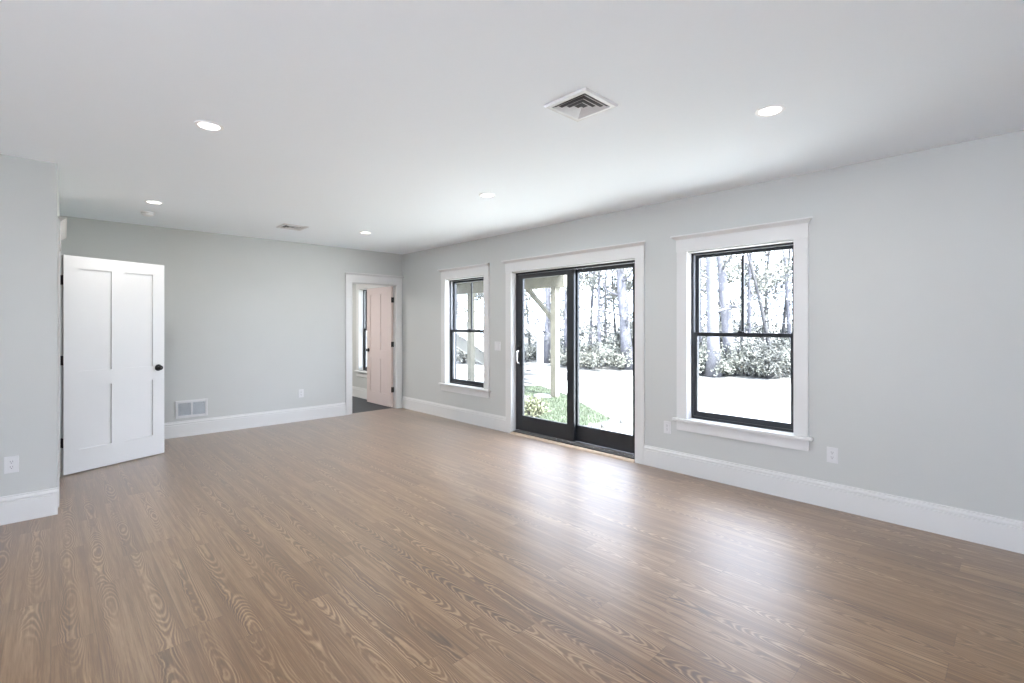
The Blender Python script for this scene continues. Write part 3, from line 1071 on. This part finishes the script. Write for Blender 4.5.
def staircase():
    y0, y1 = 10.37, 11.45
    xs, rise, run, n = 6.20, 0.179, 0.300, 15
    ztop = 2.60
    root = thing('staircase', 'white staircase with railings coming down beyond the deck posts', 'stairs', (8.3, 10.5, GZ))
    for k in range(n):
        z = ztop - k * rise
        x = xs + k * run
        if z < 0.0:
            break
        MB().box(x - 0.02, x + run + 0.01, y0, y1, z - 0.035, z).build('tread', WHITEX, root)
        MB().box(x + run - 0.025, x + run, y0 + 0.03, y1 - 0.03, z - rise, z - 0.035).build('riser', WHITEX, root)
    last = k
    xe = xs + last * run
    for y in (y0 + 0.03, y1 - 0.07):
        st = MB()
        top, bot = Vector((xs - 0.05, 0, ztop)), Vector((xe, 0, ztop - last * rise))
        prof = [(top.x, ztop - 0.05), (xe + 0.10, bot.z - 0.02), (xe + 0.10, GZ), (xe - 0.25, GZ), (top.x, ztop - 0.42)]
        a = [st.bm.verts.new((p[0], y, p[1])) for p in prof]
        b = [st.bm.verts.new((p[0], y + 0.04, p[1])) for p in prof]
        st.bm.faces.new(a)
        st.bm.faces.new(b[::-1])
        for i in range(5):
            st.bm.faces.new((a[i], a[(i + 1) % 5], b[(i + 1) % 5], b[i]))
        st.build('stringer', WHITEX, root)
    xn = 11.04
    for y in (y0 - 0.03, y1 + 0.03):
        nw = MB()
        nw.box(xn - 0.075, xn + 0.075, y - 0.075, y + 0.075, GZ, 1.07)
        nw.box(xn - 0.095, xn + 0.095, y - 0.095, y + 0.095, 1.07, 1.10)
        nw.build('newel_post', WHITEX, root, bevel=0.004)
        sl = 0.179 / 0.300
        x0 = 6.0
        rl = MB()
        a = []
        for (x, z) in ((x0, 1.03 + (xn - x0) * sl), (xn, 1.03)):
            for dy in (-0.045, 0.045):
                for dz in (-0.06, 0.06):
                    a.append(rl.bm.verts.new((x, y + dy, z + dz)))
        for f in ((0, 1, 3, 2), (4, 6, 7, 5), (0, 4, 5, 1), (2, 3, 7, 6), (0, 2, 6, 4), (1, 5, 7, 3)):
            rl.bm.faces.new([a[i] for i in f])
        rl.build('handrail', WHITEX, root)


staircase()
# pale stone steps at the foot of the stairs
for k, (x0, x1, ya, yb, h) in enumerate([(10.2, 11.4, 9.70, 11.3, 0.12), (9.35, 11.4, 9.15, 9.66, 0.09), (8.9, 11.0, 8.62, 9.08, 0.06)]):
    mb = MB()
    mb.box(x0, x1, ya, yb, GZ - 0.02, GZ + h)
    tag(mb.build('stone_step', STONE, bevel=0.02), ['topmost pale stone slab under the white newel post', 'middle pale stone slab before the white staircase',
                                                     'lowest pale stone slab toward the green grass'][k], 'stone slab')

# ------------------------------------------------------------------ shrub by the door
def leafy(mb, c, d, L, w, bend=0.2):
    """one leaf: two bent quads"""
    d = d.normalized()
    s = d.orthogonal().normalized()
    s.rotate(Matrix.Rotation(random.uniform(0, 6.283), 3, d))
    n = d.cross(s)
    a, m1, e = c, c + d * L * 0.5 + n * L * bend * 0.3, c + d * L - n * L * bend * 0.3
    v = [mb.bm.verts.new(p) for p in (a, m1 + s * w / 2, e, m1 - s * w / 2)]
    mb.bm.faces.new((v[0], v[1], v[2]))
    mb.bm.faces.new((v[0], v[2], v[3]))


random.seed(21)
sh = thing('leafy_shrub', 'low yellow-green leafy shrub just outside the sliding door', 'shrub', (5.80, 5.62, GZ))
fo, stm = MB(), MB()
for k in range(70):
    a, e = random.uniform(0, 6.283), random.uniform(0.25, 1.45)
    d = Vector((math.cos(a) * math.cos(e), math.sin(a) * math.cos(e), math.sin(e)))
    base = Vector((5.80, 5.62, GZ))
    r = random.uniform(0.22, 0.36)
    tip = base + Vector((d.x * r * 1.05, d.y * r * 1.05, d.z * r))
    stm.tube([base, base.lerp(tip, 0.5) + Vector((0, 0, 0.02)), tip], [0.005, 0.004, 0.002], 4)
    for q in range(13):
        c = base.lerp(tip, random.uniform(0.35, 1.0))
        dd = (d + Vector((random.uniform(-1, 1), random.uniform(-1, 1), random.uniform(-0.5, 0.8)))).normalized()
        leafy(fo, c, dd, random.uniform(0.05, 0.10), random.uniform(0.02, 0.035))
fo.build('foliage', VARIEG, sh, fix=False)
stm.build('stem', TWIG, sh)

# ------------------------------------------------------------------ woods
def at(u, Z):
    """ground point seen in image column u at depth Z from the camera"""
    a = (u - 512) / F_PX
    return Vector((Z * (a * math.cos(THETA) + math.sin(THETA)), Z * (math.cos(THETA) - a * math.sin(THETA)), 0))


def edge_depth(u):
    o = at(u, 1.0)
    den = o.dot(e_out)
    return EDGE_A.dot(e_out) / den if den > 0.05 else 30


def ground_z(p):
    d = (Vector((p.x, p.y, 0)) - EDGE_A).dot(e_out)
    return GZ + max(0.0, d) * 1.9 / 34


def tree_meshes(seed, height, r0, lean, n_br, leaves, leaf_len, spread, first=0.15, curve=0.25, leaf_mat=None, bark=None):
    """returns (trunk mesh with branches, foliage mesh) around the origin"""
    rnd = random.Random(seed)
    tr, fo = MB(), MB()
    pts, rad = [], []
    n = 9
    ph = rnd.uniform(0, 6.28)
    for k in range(n):
        t = k / (n - 1)
        pts.append(Vector((lean[0] * t + curve * math.sin(t * 4.2 + ph) * t, lean[1] * t + curve * math.cos(t * 3.7 + ph) * t - curve * t, height * t)))
        rad.append(r0 * (1 - 0.78 * t) * (1.25 if k == 0 else 1))
    tr.tube(pts, rad, 9)

    def along(t):
        f = t * (n - 1)
        i = min(int(f), n - 2)
        return pts[i].lerp(pts[i + 1], f - i), rad[i] + (rad[i + 1] - rad[i]) * (f - i)
    tips = []
    for b in range(n_br):
        t = first + (0.97 - first) * (b + rnd.random()) / n_br
        p, r = along(t)
        a = rnd.uniform(0, 6.283)
        L = spread * (0.5 + 0.7 * rnd.random()) * (1.0 - 0.45 * t)
        d = Vector((math.cos(a), math.sin(a), rnd.uniform(-0.05, 0.75)))
        bp = [p]
        for s in range(4):
            d = (d + Vector((rnd.uniform(-0.4, 0.4), rnd.uniform(-0.4, 0.4), rnd.uniform(-0.25, 0.3)))).normalized()
            bp.append(bp[-1] + d * L / 4)
        br = max(0.012, r * 0.33)
        tr.tube(bp, [br, br * 0.75, br * 0.5, br * 0.35, br * 0.2], 5)
        for s in range(5):
            q = bp[rnd.choice((1, 2, 3, 4))]
            d2 = (d + Vector((rnd.uniform(-1, 1), rnd.uniform(-1, 1), rnd.uniform(-0.5, 0.7)))).normalized()
            e = q + d2 * L * rnd.uniform(0.2, 0.4)
            tr.tube([q, q.lerp(e, 0.5) + Vector((0, 0, rnd.uniform(-0.04, 0.04))), e], [br * 0.3, br * 0.22, br * 0.12], 4)
            tips.append((q, e))
        tips.append((bp[2], bp[4]))
    st = random.getstate()
    random.seed(seed)
    for k in range(leaves):
        q, e = rnd.choice(tips)
        c = q.lerp(e, rnd.random()) + Vector((rnd.gauss(0, 0.10), rnd.gauss(0, 0.10), rnd.gauss(0, 0.10)))
        leafy(fo, c, Vector((rnd.gauss(0, 1), rnd.gauss(0, 1), rnd.gauss(-0.2, 0.8))), leaf_len * rnd.uniform(0.6, 1.3), leaf_len * rnd.uniform(0.4, 0.7))
    random.setstate(st)
    return tr, fo


def make_tree(name, p, label, cat, group, seed, bark=BARK, leaf=LEAF, **kw):
    root = thing(name, label, cat, (0, 0, 0), group)
    tr, fo = tree_meshes(seed, **kw)
    tr.build('trunk', bark, root, smooth=True)
    if kw['leaves']:
        fo.build('foliage', leaf, root, fix=False)
    else:
        fo.bm.free()
    root.location = (p.x, p.y, ground_z(p) - 0.03)
    return root


def copy_thing(o, loc, rz, sc, label=None):
    c = o.copy()
    COL.objects.link(c)
    c.location = loc
    c.rotation_euler = (0, 0, rz)
    c.scale = (sc, sc, sc)
    if label:
        c['label'] = label
    for ch in list(o.children):
        d = ch.copy()
        COL.objects.link(d)
        d.parent = c
    return c


# the trunks that stand out in the photograph
make_tree('thick_tree', at(713.5, 14.0), 'thick pale grey tree trunk, leftmost in the near window', 'tree', None, 11, height=9.0, r0=0.185, lean=(-0.1, 0.35), n_br=16, leaves=500, leaf_len=0.09, spread=1.7, first=0.18, curve=0.16)
make_tree('thick_tree', at(732.5, 14.2), 'bent pale grey trunk second from the left in the near window', 'tree', None, 12, height=8.5, r0=0.175, lean=(0.15, 0.85), n_br=16, leaves=500, leaf_len=0.09, spread=1.6, first=0.2, curve=-0.08)
make_tree('leaning_tree', at(775, 14.2), 'thin dark tree leaning left in the right half of the near window', 'tree', None, 13, bark=TWIG, height=4.6, r0=0.075, lean=(-0.35, 0.95), n_br=11, leaves=160, leaf_len=0.08, spread=1.3, first=0.3, curve=0.10)
make_tree('slender_tree', at(781, 16.0), 'thin upright dark tree at the right side of the near window', 'tree', None, 14, bark=TWIG, height=5.5, r0=0.06, lean=(0.1, -0.2), n_br=12, leaves=220, leaf_len=0.08, spread=1.1, first=0.3, curve=0.08)
make_tree('thick_tree', at(629, 16.0), 'tall grey tree trunk at the right edge of the sliding door', 'tree', None, 15, height=9.0, r0=0.19, lean=(-0.3, 0.9), n_br=18, leaves=700, leaf_len=0.09, spread=1.9, first=0.15, curve=0.16)
make_tree('slender_tree', at(547, 18.2), 'slender grey tree behind the white newel post', 'tree', None, 16, height=8.0, r0=0.13, lean=(0.1, 0.1), n_br=18, leaves=1600, leaf_len=0.09, spread=1.8, first=0.12, curve=0.1)

# the woods behind them : four kinds, copied
GRP = 'trees of the woods beyond the lawn'
protos = [
    make_tree('woodland_tree', at(590, 18.5), 'grey leafy tree in the woods beyond the lawn', 'tree', GRP, 31, height=8.5, r0=0.07, lean=(0.2, 0.1), n_br=26, leaves=3800, leaf_len=0.11, spread=2.3, first=0.06),
    make_tree('woodland_tree', at(660, 18.0), 'pale loose-leaved tree in the woods beyond the lawn', 'tree', GRP, 32, leaf=LEAF2, height=9.5, r0=0.065, lean=(-0.4, 0.3), n_br=24, leaves=3200, leaf_len=0.115, spread=2.4, first=0.06),
    make_tree('woodland_tree', at(760, 17.0), 'dark twiggy tree in the woods beyond the lawn', 'tree', GRP, 33, leaf=LEAF3, bark=TWIG, height=7.5, r0=0.06, lean=(0.3, -0.4), n_br=26, leaves=3000, leaf_len=0.105, spread=2.2, first=0.08),
]
rnd = random.Random(77)
cols = [(455, 17.0), (470, 20.0), (482, 17.5), (500, 19.0), (520, 17.0), (530, 21.0), (553, 18.5), (566, 16.2), (578, 20.0), (600, 15.8), (606, 21.5), (618, 18.0),
        (640, 16.5), (655, 22.0), (676, 17.2), (690, 20.5), (701, 17.0), (722, 18.5), (742, 21.0), (750, 16.6), (771, 21.5), (790, 17.2), (800, 19.5), (815, 17.0), (835, 18.5), (440, 19.0)]
for k, (u, Z) in enumerate(cols):
    p = at(u, edge_depth(u) + 1.3 * (Z - 14.8))
    copy_thing(protos[k % 3], (p.x, p.y, ground_z(p) - 0.03), rnd.uniform(0, 6.28), rnd.uniform(0.8, 1.12))


# undergrowth along the lawn edge
def make_bush(p, label, seed, leaf, group):
    rnd = random.Random(seed)
    root = thing('woodland_bush', label, 'bush', (0, 0, 0), group)
    st, fo = MB(), MB()
    for k in range(34):
        a, e = rnd.uniform(0, 6.283), rnd.uniform(0.35, 1.5)
        L = rnd.uniform(0.5, 1.05)
        d = Vector((math.cos(a) * math.cos(e), math.sin(a) * math.cos(e), math.sin(e)))
        tip = d * L
        mid = d * L * 0.5 + Vector((rnd.uniform(-0.08, 0.08), rnd.uniform(-0.08, 0.08), 0.08))
        st.tube([Vector((0, 0, 0)), mid, tip], [0.012, 0.008, 0.003], 4)
        for q in range(36):
            t = rnd.uniform(0.3, 1.05)
            c = (mid * (2 * t) if t < 0.5 else mid.lerp(tip, 2 * t - 1)) + Vector((rnd.gauss(0, 0.06), rnd.gauss(0, 0.06), rnd.gauss(0, 0.06)))
            leafy(fo, c, Vector((rnd.gauss(0, 1), rnd.gauss(0, 1), rnd.gauss(0, 1))), rnd.uniform(0.05, 0.11), rnd.uniform(0.03, 0.06))
    st.build('stem', TWIG, root)
    fo.build('foliage', leaf, root, fix=False)
    root.location = (p.x, p.y, ground_z(p) - 0.02)
    return root


BG = 'bushes along the edge of the woods'
bprotos = [make_bush(at(585, 17.0), 'grey leafy bush at the edge of the woods', 51, LEAF, BG),
           make_bush(at(700, 14.9), 'pale leafy bush at the edge of the woods', 52, LEAF2, BG),
           make_bush(at(765, 14.4), 'dark leafy bush at the edge of the woods', 53, LEAF3, BG)]
for k in range(44):
    u = 445 + k * 9.2 + rnd.uniform(-3, 3)
    Ze = edge_depth(u)
    Z = Ze + rnd.uniform(0.5, 3.6)
    p = at(u, Z)
    copy_thing(bprotos[k % 3], (p.x, p.y, ground_z(p) - 0.02), rnd.uniform(0, 6.28), rnd.uniform(0.75, 1.25))
